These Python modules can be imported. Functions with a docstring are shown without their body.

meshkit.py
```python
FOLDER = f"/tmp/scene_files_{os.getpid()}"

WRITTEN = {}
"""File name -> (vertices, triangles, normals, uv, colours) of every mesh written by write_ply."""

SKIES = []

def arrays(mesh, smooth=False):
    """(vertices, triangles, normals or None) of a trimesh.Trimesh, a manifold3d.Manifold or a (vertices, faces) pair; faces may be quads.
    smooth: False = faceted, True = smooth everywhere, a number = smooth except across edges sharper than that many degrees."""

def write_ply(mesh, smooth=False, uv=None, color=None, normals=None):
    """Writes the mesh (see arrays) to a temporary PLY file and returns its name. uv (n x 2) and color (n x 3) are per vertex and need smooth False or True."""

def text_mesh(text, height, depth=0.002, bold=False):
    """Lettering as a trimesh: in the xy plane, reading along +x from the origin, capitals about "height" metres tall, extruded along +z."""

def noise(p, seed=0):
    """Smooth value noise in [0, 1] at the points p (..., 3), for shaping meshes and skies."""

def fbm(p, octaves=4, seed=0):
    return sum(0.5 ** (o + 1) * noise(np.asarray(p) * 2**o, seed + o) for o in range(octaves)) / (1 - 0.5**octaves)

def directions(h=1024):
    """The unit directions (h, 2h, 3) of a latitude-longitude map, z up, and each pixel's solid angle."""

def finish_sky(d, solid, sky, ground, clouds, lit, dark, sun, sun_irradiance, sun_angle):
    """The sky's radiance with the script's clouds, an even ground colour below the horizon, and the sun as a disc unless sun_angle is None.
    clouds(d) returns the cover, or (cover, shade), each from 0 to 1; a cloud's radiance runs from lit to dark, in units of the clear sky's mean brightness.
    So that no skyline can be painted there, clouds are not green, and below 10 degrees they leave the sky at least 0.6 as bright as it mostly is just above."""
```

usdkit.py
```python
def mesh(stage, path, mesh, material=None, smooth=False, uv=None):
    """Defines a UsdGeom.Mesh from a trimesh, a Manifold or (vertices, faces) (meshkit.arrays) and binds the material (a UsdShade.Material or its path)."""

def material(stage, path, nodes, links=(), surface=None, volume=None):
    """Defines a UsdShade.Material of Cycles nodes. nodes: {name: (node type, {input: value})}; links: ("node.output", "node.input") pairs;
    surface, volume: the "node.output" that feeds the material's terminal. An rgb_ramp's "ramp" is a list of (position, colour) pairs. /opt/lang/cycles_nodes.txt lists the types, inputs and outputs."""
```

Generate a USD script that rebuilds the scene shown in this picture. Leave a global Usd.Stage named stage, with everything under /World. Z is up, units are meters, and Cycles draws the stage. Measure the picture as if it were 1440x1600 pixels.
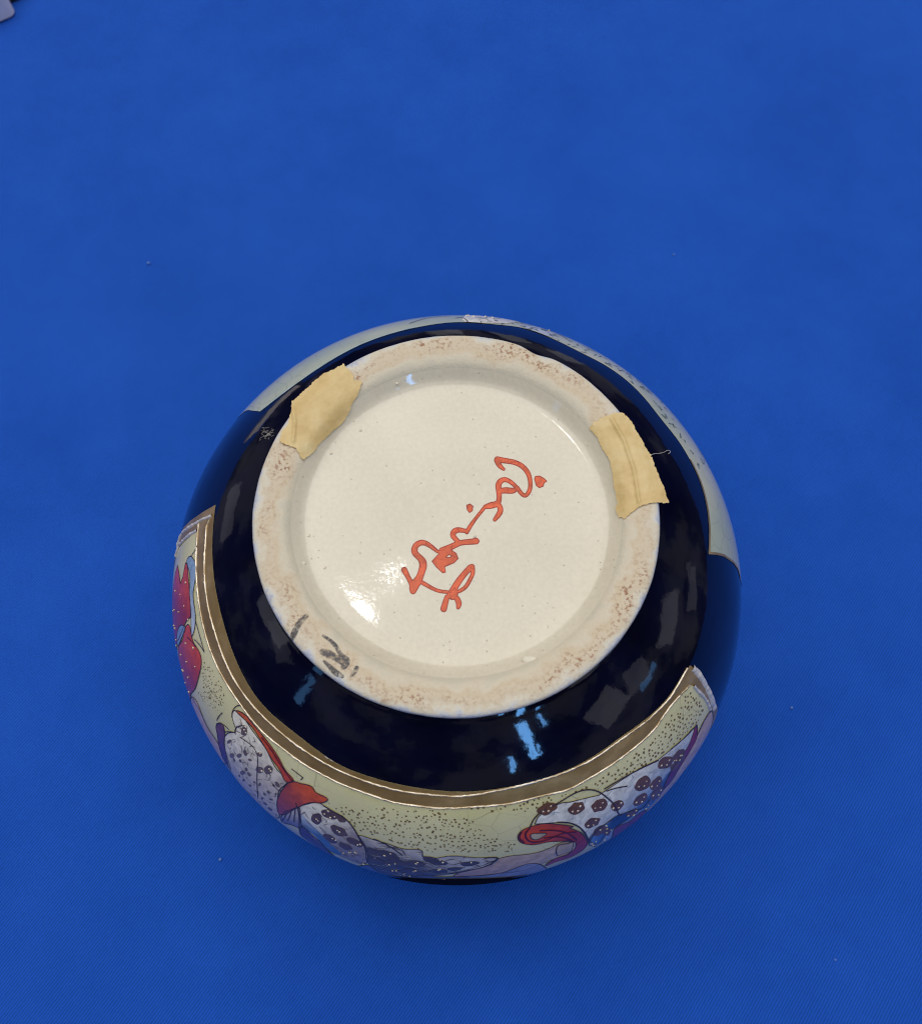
import math, random
import numpy as np
import trimesh, usdkit
from meshkit import fbm
from pxr import Usd, UsdGeom, UsdLux, UsdShade, Gf, Sdf, Vt
from scipy.interpolate import LinearNDInterpolator, NearestNDInterpolator, CubicSpline
from scipy.spatial import Delaunay
from shapely.geometry import Polygon, LineString, Point, MultiPolygon
from shapely.ops import unary_union
import shapely

random.seed(5); rng = np.random.default_rng(5)
stage = Usd.Stage.CreateInMemory()
UsdGeom.SetStageUpAxis(stage, 'Z'); UsdGeom.SetStageMetersPerUnit(stage, 1.0)
UsdGeom.Xform.Define(stage, '/World'); UsdGeom.Scope.Define(stage, '/World/Looks')

# ---------------------------------------------------------------- camera
R = 0.095                    # the vase's widest radius
ZE = 0.037                   # height of the widest part above the cloth
TH = 0.3623                  # tilt of the camera from straight down
CD = 3.5928 * R
AIM = np.array([0.0134 * R, 0.3458 * R, ZE])
FPX = 1442.0                 # focal length in pixels of a 1440 wide picture
DIR = np.array([0, math.sin(TH), -math.cos(TH)]); UP = np.array([0, math.cos(TH), math.sin(TH)]); RT = np.array([1.0, 0, 0])
EYE = AIM - CD * DIR
cam = UsdGeom.Camera.Define(stage, '/World/camera')
M = Gf.Matrix4d(*RT, 0, *UP, 0, *(-DIR), 0, *EYE, 1)
cam.AddTransformOp().Set(M)
cam.CreateHorizontalApertureAttr(36.0); cam.CreateVerticalApertureAttr(36.0 * 1024 / 921)
cam.CreateFocalLengthAttr(36.0 * FPX / 1440); cam.CreateClippingRangeAttr(Gf.Vec2f(0.01, 100))
cam.CreateFStopAttr(19.0); cam.CreateFocusDistanceAttr(0.275)
cam.CreateExposureAttr(0.0)

# ---------------------------------------------------------------- light: a room's lamps and window, with an added fill
dome = UsdLux.DomeLight.Define(stage, '/World/room_light')
dm = usdkit.material(stage, '/World/Looks/room_light', {'g': ('texture_coordinate', {}), 'n': ('noise_texture', {'scale': 3.2, 'detail': 4.0, 'roughness': .55}),
    'r': ('rgb_ramp', {'ramp': [(.36, (.05, .05, .06)), (.5, (.30, .30, .32)), (.54, (1.0, 1.0, 1.05)), (.62, (1.5, 1.48, 1.5))]}), 'b': ('background_shader', {'strength': 0.09})},
    [('g.generated', 'n.vector'), ('n.fac', 'r.fac'), ('r.color', 'b.color')], surface='b.background')      # an even, cluttered dim room all round
UsdShade.MaterialBindingAPI.Apply(dome.GetPrim()).Bind(dm)

def lamp(name, pos, target, w, h, radiance, color=(1, 1, 1), spin=0.0):
    """A rectangular lamp at pos facing target."""
    pos, target = np.array(pos, float), np.array(target, float)
    z = pos - target; z /= np.linalg.norm(z)
    x = np.cross([0, 1, 0], z) if abs(z[2]) > .9 else np.cross([0, 0, 1], z)
    x /= np.linalg.norm(x); y = np.cross(z, x)
    x, y = x * math.cos(spin) + y * math.sin(spin), -x * math.sin(spin) + y * math.cos(spin)
    l = UsdLux.RectLight.Define(stage, '/World/' + name)
    l.AddTransformOp().Set(Gf.Matrix4d(*x, 0, *y, 0, *z, 0, *pos, 1))
    l.CreateWidthAttr(w); l.CreateHeightAttr(h); l.CreateIntensityAttr(radiance); l.CreateColorAttr(Gf.Vec3f(*color))
    return l
TGT = (0, 0, 0.12)
def polar(az, tilt, d):
    """A point at distance d from the vase, tilt degrees from straight up, az degrees from +x towards +y."""
    a, t = math.radians(az), math.radians(tilt)
    return np.array(TGT) + d * np.array([math.sin(t) * math.cos(a), math.sin(t) * math.sin(a), math.cos(t)])
# the lamp overhead, which shines back from the glazed base, the pale ceiling round it, and an added fill
lamp('ceiling_lamp', (-.200, .354, 1.607), (-.02, 0, .17), .048, .068, 60.0, (1, .98, .94))
lamp('ceiling_glow', (-.15, .62, 1.75), (-.10, .34, 0), 3.0, 2.0, 2.05, (1, .985, .96))
lamp('ceiling_glow_001', polar(-92, 34, 1.9), TGT, 1.7, .55, .95, (1, .985, .96))  # added fill lamp from the camera side, to brighten the front panel
# a window behind the photographer, blue with sky, in three narrow panes
BLUE = (.16, .46, 1.0)
lamp('window_pane', polar(-65.8, 64.5, 2.0), TGT, .080, .66, 15.0, BLUE, .04)
lamp('window_pane_001', polar(-58.6, 57.5, 2.0), TGT, .050, .20, 12.0, BLUE, .04)
lamp('window_pane_002', polar(-73.0, 73.5, 2.0), TGT, .055, .30, 12.0, BLUE, .04)
lamp('window_pane_003', polar(-145, 67, 2.0), TGT, .10, .55, 2.0, BLUE, .1)
lamp('window_pane_004', polar(-24, 81, 2.0), TGT, .26, .09, 1.8, BLUE, .1)
# pale walls of the room, seen only as grey sheen on the dark glaze
G = (.92, .95, 1.0)
for k, (az, tilt, d, w, h, L, spin) in enumerate([(-171, 61, 2.2, .62, .60, .50, .25), (-162, 65, 2.0, .45, .28, .22, -.3), (-39, 73, 2.0, .42, .50, .42, .25), (-26, 75, 2.2, .34, .42, .30, -.35), (-7, 79, 2.0, .50, .32, .38, .3), (4, 91, 2.0, .40, .22, .26, .2), (157, 91, 2.0, .50, .26, .30, .25),
      (93, 105, 1.6, .17, .30, .28, .3), (80, 104, 1.6, .14, .26, .28, .6), (68, 103, 1.6, .16, .24, .28, -.5)]):
    lamp('pale_wall' + ('_%03d' % k if k else ''), polar(az, tilt, d), TGT, w, h, L, G, spin)

# ---------------------------------------------------------------- helpers
COUNT = {}
def path_for(name, parent='/World'):
    k = (str(parent), name); COUNT[k] = COUNT.get(k, 0) + 1
    return f'{parent}/{name}' if COUNT[k] == 1 else f'{parent}/{name}_{COUNT[k]-1:03d}'
def obj(name, mesh, mat, parent='/World', smooth=40, col=None, **data):
    p = usdkit.mesh(stage, path_for(name, parent), mesh, MAT[mat], smooth=smooth)
    if col is not None:
        UsdGeom.PrimvarsAPI(p).CreatePrimvar('paint', Sdf.ValueTypeNames.Color3fArray, 'vertex').Set(Vt.Vec3fArray.FromNumpy(np.asarray(col, np.float32)))
    for k, v in data.items(): p.GetPrim().SetCustomDataByKey(k, v)
    return p.GetPath()
def thing(name, label, category, **data):
    x = UsdGeom.Xform.Define(stage, path_for(name)); p = x.GetPrim()
    p.SetCustomDataByKey('label', label); p.SetCustomDataByKey('category', category)
    for k, v in data.items(): p.SetCustomDataByKey(k, v)
    return x.GetPath()
def lin(r, g, b):
    c = np.array([r, g, b], float) / 255
    return np.where(c <= .04045, c / 12.92, ((c + .055) / 1.055) ** 2.4)

# ---------------------------------------------------------------- materials
MAT = {}
def mat(name, nodes, links=(), surface='p.BSDF'):
    MAT[name] = usdkit.material(stage, '/World/Looks/' + name, nodes, links, surface=surface)
mat('cobalt_glaze', {
    'g': ('geometry', {}),
    'n': ('noise_texture', {'scale': 70.0, 'detail': 3.0}), 'r': ('rgb_ramp', {'ramp': [(.3, (.0012, .0016, .010)), (.7, (.0022, .0030, .020))]}),
    'n2': ('noise_texture', {'scale': 62.0, 'detail': 3.0, 'roughness': .45}), 'b': ('bump', {'strength': 0.15, 'distance': 0.0012}),
    'n3': ('noise_texture', {'scale': 420.0, 'detail': 3.0}), 'b3': ('bump', {'strength': 0.10, 'distance': 0.0002}),
    'p': ('principled_bsdf', {'roughness': 0.055, 'ior': 1.53})},
    [('g.position', 'n.vector'), ('n.fac', 'r.fac'), ('r.color', 'p.base_color'), ('g.position', 'n2.vector'), ('n2.fac', 'b.height'),
     ('g.position', 'n3.vector'), ('n3.fac', 'b3.height'), ('b.normal', 'b3.normal'), ('b3.normal', 'p.normal')])
def crackle(lo, hi, line, scale, width, rough=.08):
    return ({'g': ('geometry', {}),
    'd': ('noise_texture', {'scale': 60.0, 'detail': 2.0}), 'dm': ('mix_vector', {'fac': .006}),
    'v': ('voronoi_texture', {'feature': 'distance_to_edge', 'scale': scale}),
    'n': ('noise_texture', {'scale': 45.0, 'detail': 5.0}), 'r': ('rgb_ramp', {'ramp': [(.3, lo), (.7, hi)]}),
    'n4': ('noise_texture', {'scale': 30.0, 'detail': 1.0}),
    'm4': ('map_range', {'from_min': .42, 'from_max': .62, 'to_min': 0.05, 'to_max': 0.65, 'clamp': True}),
    'e': ('map_range', {'from_min': 0.0, 'from_max': width, 'to_min': 1.0, 'to_max': 0.0, 'clamp': True}),
    'k': ('math', {'math_type': 'multiply'}),
    'x': ('mix_color', {'b': line}), 'bn': ('noise_texture', {'scale': 300.0, 'detail': 3.0}),
    'b': ('bump', {'strength': .12, 'distance': .0002}), 'p': ('principled_bsdf', {'roughness': rough, 'ior': 1.5})},
    [('g.position', 'd.vector'), ('g.position', 'dm.a'), ('d.color', 'dm.b'), ('dm.result', 'v.vector'), ('v.distance', 'e.value'), ('g.position', 'n.vector'), ('n.fac', 'r.fac'),
     ('g.position', 'n4.vector'), ('n4.fac', 'm4.value'), ('e.result', 'k.value1'), ('m4.result', 'k.value2'), ('k.value', 'x.fac'), ('r.color', 'x.a'), ('x.result', 'p.base_color'),
     ('g.position', 'bn.vector'), ('bn.fac', 'b.height'), ('b.normal', 'p.normal')])
mat('cream_crackle', *crackle((.72, .675, .35), (.82, .765, .45), (.20, .17, .09), 150.0, .014))
mat('sage_crackle', *crackle((.44, .49, .36), (.62, .61, .43), (.13, .14, .09), 150.0, .018))
# the sunk base: cream glaze, fine dark specks, orange-peel ripple
mat('base_glaze', {
    'g': ('geometry', {}), 'n': ('noise_texture', {'scale': 35.0, 'detail': 5.0}), 'r': ('rgb_ramp', {'ramp': [(.3, (.70, .635, .505)), (.7, (.76, .695, .565))]}),
    'v': ('voronoi_texture', {'feature': 'f1', 'scale': 620.0}), 'vm': ('map_range', {'from_min': .06, 'from_max': .20, 'to_min': 1.0, 'to_max': 0.0, 'clamp': True}),
    'vs': ('separate_color', {}), 'vt': ('math', {'math_type': 'greater_than', 'value2': .86}), 'vk': ('math', {'math_type': 'multiply'}), 'vk2': ('math', {'math_type': 'multiply', 'value2': .60}),
    'x': ('mix_color', {'b': (.19, .16, .12)}),
    'f': ('noise_texture', {'scale': 900.0, 'detail': 2.0}), 'fm': ('map_range', {'from_min': .3, 'from_max': .7, 'to_min': .96, 'to_max': 1.03}), 'fx': ('mix_color', {'blend_type': 'multiply', 'fac': 1.0}),
    'b1': ('noise_texture', {'scale': 520.0, 'detail': 3.0}), 'u1': ('bump', {'strength': .11, 'distance': .00012}),
    'b2': ('noise_texture', {'scale': 55.0, 'detail': 1.0}), 'u2': ('bump', {'strength': .16, 'distance': .0008}),
    'p': ('principled_bsdf', {'roughness': .06, 'ior': 1.5, 'subsurface_weight': .0})},
    [('g.position', 'n.vector'), ('n.fac', 'r.fac'), ('g.position', 'v.vector'), ('v.distance', 'vm.value'), ('v.color', 'vs.color'), ('vs.r', 'vt.value1'), ('vm.result', 'vk.value1'), ('vt.value', 'vk.value2'),
     ('vk.value', 'vk2.value1'), ('vk2.value', 'x.fac'), ('r.color', 'x.a'), ('g.position', 'f.vector'), ('f.fac', 'fm.value'), ('x.result', 'fx.a'), ('fm.result', 'fx.b'), ('fx.result', 'p.base_color'),
     ('g.position', 'b1.vector'), ('b1.fac', 'u1.height'), ('g.position', 'b2.vector'), ('b2.fac', 'u2.height'), ('u1.normal', 'u2.normal'), ('u2.normal', 'p.normal')])
# bare fired clay of the foot: tan, rust specks along the worn crest, grey white glaze at the outer lip
mat('bare_clay', {
    'g': ('geometry', {}), 's': ('separate_xyz', {}), 'xx': ('math', {'math_type': 'multiply'}), 'yy': ('math', {'math_type': 'multiply'}), 'sm': ('math', {'math_type': 'add'}), 'rad': ('math', {'math_type': 'sqrt'}),
    'wn': ('noise_texture', {'scale': 150.0, 'detail': 5.0, 'roughness': .65}), 'wm': ('map_range', {'from_min': .3, 'from_max': .7, 'to_min': -.0024, 'to_max': .0024}), 'wr': ('math', {'math_type': 'add'}),
    'rm': ('map_range', {'from_min': .0447, 'from_max': .0553, 'to_min': 0.0, 'to_max': 1.0, 'clamp': True}),
    'r': ('rgb_ramp', {'ramp': [(0, (.62, .57, .46)), (.20, (.68, .605, .475)), (.40, (.64, .525, .375)), (.52, (.66, .56, .42)), (.66, (.63, .53, .39)), (.84, (.69, .63, .52)), (.95, (.62, .62, .63)), (1, (.50, .53, .62))]}),
    'v': ('noise_texture', {'scale': 1150.0, 'detail': 4.0, 'roughness': .6}), 'vm': ('map_range', {'from_min': .50, 'from_max': .62, 'to_min': 0.0, 'to_max': 1.0, 'clamp': True}),
    'n5': ('noise_texture', {'scale': 62.0, 'detail': 4.0}), 'n5m': ('map_range', {'from_min': .40, 'from_max': .60, 'to_min': 0.15, 'to_max': 1.0, 'clamp': True}),
    'bd': ('rgb_ramp', {'ramp': [(0, (0, 0, 0)), (.30, (.10, .10, .10)), (.46, (.7, .7, .7)), (.56, (1, 1, 1)), (.66, (.8, .8, .8)), (.78, (.22, .22, .22)), (.9, (.10, .10, .10)), (1, (.3, .3, .3))]}),
    'k1': ('math', {'math_type': 'multiply'}), 'k2': ('math', {'math_type': 'multiply'}), 'x': ('mix_color', {'b': (.30, .125, .06)}),
    'b': ('bump', {'strength': .5, 'distance': .0004}), 'p': ('principled_bsdf', {'roughness': .55, 'specular_ior_level': .35})},
    [('g.position', 's.vector'), ('s.x', 'xx.value1'), ('s.x', 'xx.value2'), ('s.y', 'yy.value1'), ('s.y', 'yy.value2'), ('xx.value', 'sm.value1'), ('yy.value', 'sm.value2'), ('sm.value', 'rad.value1'),
     ('g.position', 'wn.vector'), ('wn.fac', 'wm.value'), ('rad.value', 'wr.value1'), ('wm.result', 'wr.value2'), ('wr.value', 'rm.value'), ('rm.result', 'r.fac'), ('rm.result', 'bd.fac'),
     ('g.position', 'v.vector'), ('v.fac', 'vm.value'), ('g.position', 'n5.vector'), ('n5.fac', 'n5m.value'), ('vm.result', 'k1.value1'), ('bd.color', 'k1.value2'), ('k1.value', 'k2.value1'), ('n5m.result', 'k2.value2'), ('k2.value', 'x.fac'),
     ('r.color', 'x.a'), ('x.result', 'p.base_color'), ('v.fac', 'b.height'), ('b.normal', 'p.normal')])
def painted(name, rough, extra=None, bump=.15):
    d = {'roughness': rough}; d.update(extra or {})
    mat(name, {'a': ('attribute', {'attribute': 'paint'}), 'g': ('geometry', {}), 'n': ('noise_texture', {'scale': 330.0, 'detail': 6.0, 'roughness': .6, 'distortion': .6}),
        'm': ('map_range', {'from_min': .3, 'from_max': .7, 'to_min': .68, 'to_max': 1.22}), 'x': ('mix_color', {'blend_type': 'multiply', 'fac': 1.0}),
        'b': ('bump', {'strength': bump, 'distance': .0003}), 'p': ('principled_bsdf', d)},
        [('g.position', 'n.vector'), ('n.fac', 'm.value'), ('a.color', 'x.a'), ('m.result', 'x.b'), ('x.result', 'p.base_color'), ('n.fac', 'b.height'), ('b.normal', 'p.normal')])
painted('enamel', .16)
painted('line_paint', .35)
painted('red_enamel', .3, {'specular_ior_level': .3}, .2)
mat('gilt_band', {'g': ('geometry', {}), 'n': ('noise_texture', {'scale': 130.0, 'detail': 5.0}), 'r': ('rgb_ramp', {'ramp': [(.3, (.36, .225, .08)), (.55, (.47, .31, .125)), (.7, (.62, .42, .19))]}),
    'n2': ('noise_texture', {'scale': 500.0, 'detail': 3.0}), 'b': ('bump', {'strength': .3, 'distance': .0003}), 'p': ('principled_bsdf', {'metallic': .55, 'roughness': .38})},
    [('g.position', 'n.vector'), ('n.fac', 'r.fac'), ('r.color', 'p.base_color'), ('g.position', 'n2.vector'), ('n2.fac', 'b.height'), ('b.normal', 'p.normal')])
mat('pale_gold', {'g': ('geometry', {}), 'n': ('noise_texture', {'scale': 240.0, 'detail': 3.0}), 'r': ('rgb_ramp', {'ramp': [(.35, (.36, .27, .17)), (.65, (.74, .66, .55))]}),
    'b': ('bump', {'strength': .8, 'distance': .0006}), 'p': ('principled_bsdf', {'metallic': .6, 'roughness': .25})},
    [('g.position', 'n.vector'), ('n.fac', 'r.fac'), ('r.color', 'p.base_color'), ('n.fac', 'b.height'), ('b.normal', 'p.normal')])
mat('white_slip', {'p': ('principled_bsdf', {'base_color': (.66, .63, .63), 'roughness': .3})})
mat('bead_gold', {'p': ('principled_bsdf', {'base_color': (.70, .60, .46), 'metallic': .5, 'roughness': .18})})
mat('tape', {'g': ('geometry', {}), 'n': ('noise_texture', {'scale': 150.0, 'detail': 6.0, 'roughness': .65}), 'r': ('rgb_ramp', {'ramp': [(.3, (.69, .49, .205)), (.48, (.80, .59, .275)), (.7, (.86, .69, .37))]}),
    'n2': ('noise_texture', {'scale': 520.0, 'detail': 5.0, 'roughness': .7}), 'b': ('bump', {'strength': .55, 'distance': .0004}),
    'p': ('principled_bsdf', {'roughness': .42, 'specular_ior_level': .4}), 't': ('translucent_bsdf', {'color': (.7, .5, .2)}), 'm': ('mix_closure', {'fac': .14})},
    [('g.position', 'n.vector'), ('n.fac', 'r.fac'), ('r.color', 'p.base_color'), ('g.position', 'n2.vector'), ('n2.fac', 'b.height'), ('b.normal', 'p.normal'), ('p.BSDF', 'm.closure1'), ('t.BSDF', 'm.closure2')], surface='m.closure')
mat('graphite', {'g': ('geometry', {}), 'n': ('noise_texture', {'scale': 900.0, 'detail': 3.0, 'roughness': .7}), 'm': ('map_range', {'from_min': .40, 'from_max': .60, 'to_min': .18, 'to_max': .95, 'clamp': True}),
    'p': ('principled_bsdf', {'base_color': (.085, .075, .08), 'roughness': .5}), 't': ('transparent_bsdf', {}), 'x': ('mix_closure', {})},
    [('g.position', 'n.vector'), ('n.fac', 'm.value'), ('m.result', 'x.fac'), ('t.BSDF', 'x.closure1'), ('p.BSDF', 'x.closure2')], surface='x.closure')
mat('cloth', {'g': ('geometry', {}), 'n': ('noise_texture', {'scale': 14.0, 'detail': 9.0, 'roughness': .72}), 'r': ('rgb_ramp', {'ramp': [(.3, (.0098, .085, .50)), (.7, (.0155, .110, .61))]}),
    'mp': ('mapping', {'rotation': (0, 0, .62)}), 'w': ('wave_texture', {'wave_type': 'bands', 'bands_direction': 'x', 'scale': 330.0, 'distortion': 1.2, 'detail': 1.0, 'detail_scale': 30.0}),
    'fn': ('noise_texture', {'scale': 1500.0, 'detail': 2.0}), 'ad': ('math', {'math_type': 'multiply_add', 'value2': .6}),
    'wm': ('map_range', {'from_min': 0.2, 'from_max': 1.4, 'to_min': .76, 'to_max': 1.19}), 'x': ('mix_color', {'blend_type': 'multiply', 'fac': 1.0}),
    'b': ('bump', {'strength': .6, 'distance': .0004}), 'p': ('principled_bsdf', {'roughness': .85, 'specular_ior_level': .12, 'sheen_weight': .10, 'sheen_roughness': .5, 'sheen_tint': (.35, .5, 1.0)})},
    [('g.position', 'n.vector'), ('n.fac', 'r.fac'), ('g.position', 'mp.vector'), ('mp.vector', 'w.vector'), ('g.position', 'fn.vector'), ('w.fac', 'ad.value3'), ('fn.fac', 'ad.value1'), ('ad.value', 'wm.value'),
     ('r.color', 'x.a'), ('wm.result', 'x.b'), ('x.result', 'p.base_color'), ('ad.value', 'b.height'), ('b.normal', 'p.normal')])
mat('dark_crescent', {'p': ('principled_bsdf', {'base_color': (.004, .005, .012), 'roughness': .9, 'specular_ior_level': .05})})
mat('fibre', {'p': ('principled_bsdf', {'base_color': (.62, .58, .52), 'roughness': .7})})
mat('dark_fibre', {'p': ('principled_bsdf', {'base_color': (.14, .11, .10), 'roughness': .6})})
mat('lint', {'p': ('principled_bsdf', {'base_color': (.13, .24, .58), 'roughness': .8})})
mat('pale_pink', {'p': ('principled_bsdf', {'base_color': (.90, .80, .76), 'roughness': .45})})
mat('plain_black', {'p': ('principled_bsdf', {'base_color': (.012, .012, .016), 'roughness': .5})})

# ---------------------------------------------------------------- the surface of the vase
def project(P):
    Q = np.asarray(P) - EYE; z = Q @ DIR
    return np.stack([720 + FPX * (Q @ RT) / z, 800 - FPX * (Q @ UP) / z], -1)
B_, N_ = 0.96, 2.4031
def body_r(z):               # z above the widest part in units of R
    z = np.asarray(z, float)
    return np.where(z > 0, np.maximum(1 - np.clip(z / B_, 0, 1) ** N_, 0) ** (1 / N_), np.sqrt(np.maximum(1 - (z / .50) ** 2, 0)))
zz = np.concatenate([np.linspace(.842, .5, 80), np.linspace(.5, -.32, 240)[1:]])
BR, BZ = body_r(zz) * R, zz * R + ZE
BV = np.concatenate([[0], np.cumsum(np.hypot(np.diff(BR), np.diff(BZ)))])
sr, sz = CubicSpline(BV, BR), CubicSpline(BV, BZ)
def body_point(u, v, h=0.0):
    """(u, v) metres round and down the body, h metres proud of it."""
    r, z = sr(v), sz(v); tr, tz = sr(v, 1), sz(v, 1); L = np.hypot(tr, tz); nr, nz = -tz / L, tr / L
    r, z = r + nr * h, z + nz * h; a = u / R
    return np.stack([r * np.cos(a), r * np.sin(a), z], -1)
# the foot: floor, inner slope, crest, outer wall (millimetres above the widest part)
FOOT = np.array([(0, 72.25), (20, 72.2), (30, 72.05), (36, 72.07), (40, 72.19), (42.1, 72.66), (43.7, 73.85), (45.2, 75.5), (46.7, 76.75), (48.6, 77.45), (50.8, 77.8), (53.2, 77.95), (54.7, 77.75), (55.5, 77.2), (55.75, 76.4), (55.2, 74.0), (54.7, 72.0), (55.3, 70.5)])
FOOT = FOOT * [.9823, 1] / 1000 + [0, .00997]
FS0 = np.concatenate([[0], np.cumsum(np.hypot(*np.diff(FOOT, axis=0).T))])
fr, fz = CubicSpline(FS0, FOOT[:, 0]), CubicSpline(FS0, FOOT[:, 1])
TAPE = np.vstack([FOOT[:12], np.array([(54.9 * .9823, 87.67), (57.0 * .9823, 87.07), (61 * .9823, 85.57)]) / 1000])
TS0 = np.concatenate([[0], np.cumsum(np.hypot(*np.diff(TAPE, axis=0).T))])
tr_, tz_ = CubicSpline(TS0, TAPE[:, 0]), CubicSpline(TS0, TAPE[:, 1])
def foot_point(a, s, h=0.0, cr=fr, cz=fz):
    r, z = cr(s), cz(s); dr, dz = cr(s, 1), cz(s, 1); L = np.hypot(dr, dz)
    r, z = r - dz / L * h, z + dr / L * h
    return np.stack([r * np.cos(a), r * np.sin(a), z + ZE], -1)
def facing(fn, a, s):
    P = fn(a, s); e = 1e-5
    n = np.cross(fn(a + e * 10, s) - P, fn(a, s + e) - P)
    return P, n
aa = np.linspace(-math.pi, math.pi, 721)[:-1]
# where a point of the picture lies on the vase: a way to measure the painting off the photograph
vs = np.linspace(0.0, BV[-1] * .93, 330)
A, V = np.meshgrid(aa, vs); P, n = facing(lambda a, s: body_point(a * R, s), A.ravel(), V.ravel())
out = np.stack([P[:, 0], P[:, 1], 0 * P[:, 0]], 1); n *= np.sign((n * out).sum(1))[:, None]
ok = ((EYE - P) * n).sum(1) / np.linalg.norm(n, axis=1) > 0.0015
body_map = LinearNDInterpolator(project(P[ok]), np.stack([np.cos(A.ravel()[ok]), np.sin(A.ravel()[ok]), V.ravel()[ok]], 1))
body_near = NearestNDInterpolator(project(P[ok]), np.stack([np.cos(A.ravel()[ok]), np.sin(A.ravel()[ok]), V.ravel()[ok]], 1))
C0 = np.array([714.0, 934.0])
sil_px = project(P[ok]); sa = np.arctan2(sil_px[:, 1] - C0[1], sil_px[:, 0] - C0[0]); sd = np.hypot(*(sil_px - C0).T)
SIL = np.array([sd[np.abs((sa - t + math.pi) % (2 * math.pi) - math.pi) < .012].max() for t in np.linspace(-math.pi, math.pi, 361)])
CUT = math.radians(-250)       # where the way round the body starts: behind the front panel
def on_body(px, keep=False):
    px = np.asarray(px, float); d = px - C0; t = np.arctan2(d[:, 1], d[:, 0]); rho = np.hypot(*d.T)
    lim = np.interp(t, np.linspace(-math.pi, math.pi, 361), SIL) * .992
    q = C0 + d * np.minimum(1, lim / rho)[:, None]
    m = body_map(q); bad = np.isnan(m).any(1)
    if bad.any(): m[bad] = body_near(q[bad])
    u = ((np.arctan2(m[:, 1], m[:, 0]) - CUT) % (2 * math.pi) + CUT) * R; v = m[:, 2] + np.maximum(0, rho - lim) * .0011
    return np.stack([u, v], 1)
def foot_mapper(cr, cz, S):
    s = np.linspace(.001, S, 300); A, V = np.meshgrid(aa, s); P, n = facing(lambda a, q: foot_point(a, q, 0, cr, cz), A.ravel(), V.ravel())
    n *= np.sign(n[:, 2])[:, None]; ok = ((EYE - P) * n).sum(1) > 0
    f = LinearNDInterpolator(project(P[ok]), np.stack([np.cos(A.ravel()[ok]), np.sin(A.ravel()[ok]), V.ravel()[ok]], 1))
    def g(px):
        m = f(np.asarray(px, float)); return np.stack([np.arctan2(m[:, 1], m[:, 0]), m[:, 2]], 1)
    return g
on_foot = foot_mapper(fr, fz, FS0[14]); on_tape = foot_mapper(tr_, tz_, TS0[-1])

def lathe(rfun, zfun, s, seg=512, rmod=None):
    a = np.linspace(0, 2 * math.pi, seg, endpoint=False)
    A, S = np.meshgrid(a, s); r = rfun(S)
    if rmod is not None: r = r + rmod(A, S)
    v = np.stack([r * np.cos(A), r * np.sin(A), zfun(S)], -1).reshape(-1, 3)
    i = np.arange(len(s) - 1)[:, None] * seg; j = np.arange(seg)[None]; k = (j + 1) % seg
    f = np.concatenate([np.stack([i + j, i + seg + j, i + seg + k], -1).reshape(-1, 3), np.stack([i + j, i + seg + k, i + k], -1).reshape(-1, 3)])
    return trimesh.Trimesh(v, f, process=False)
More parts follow.
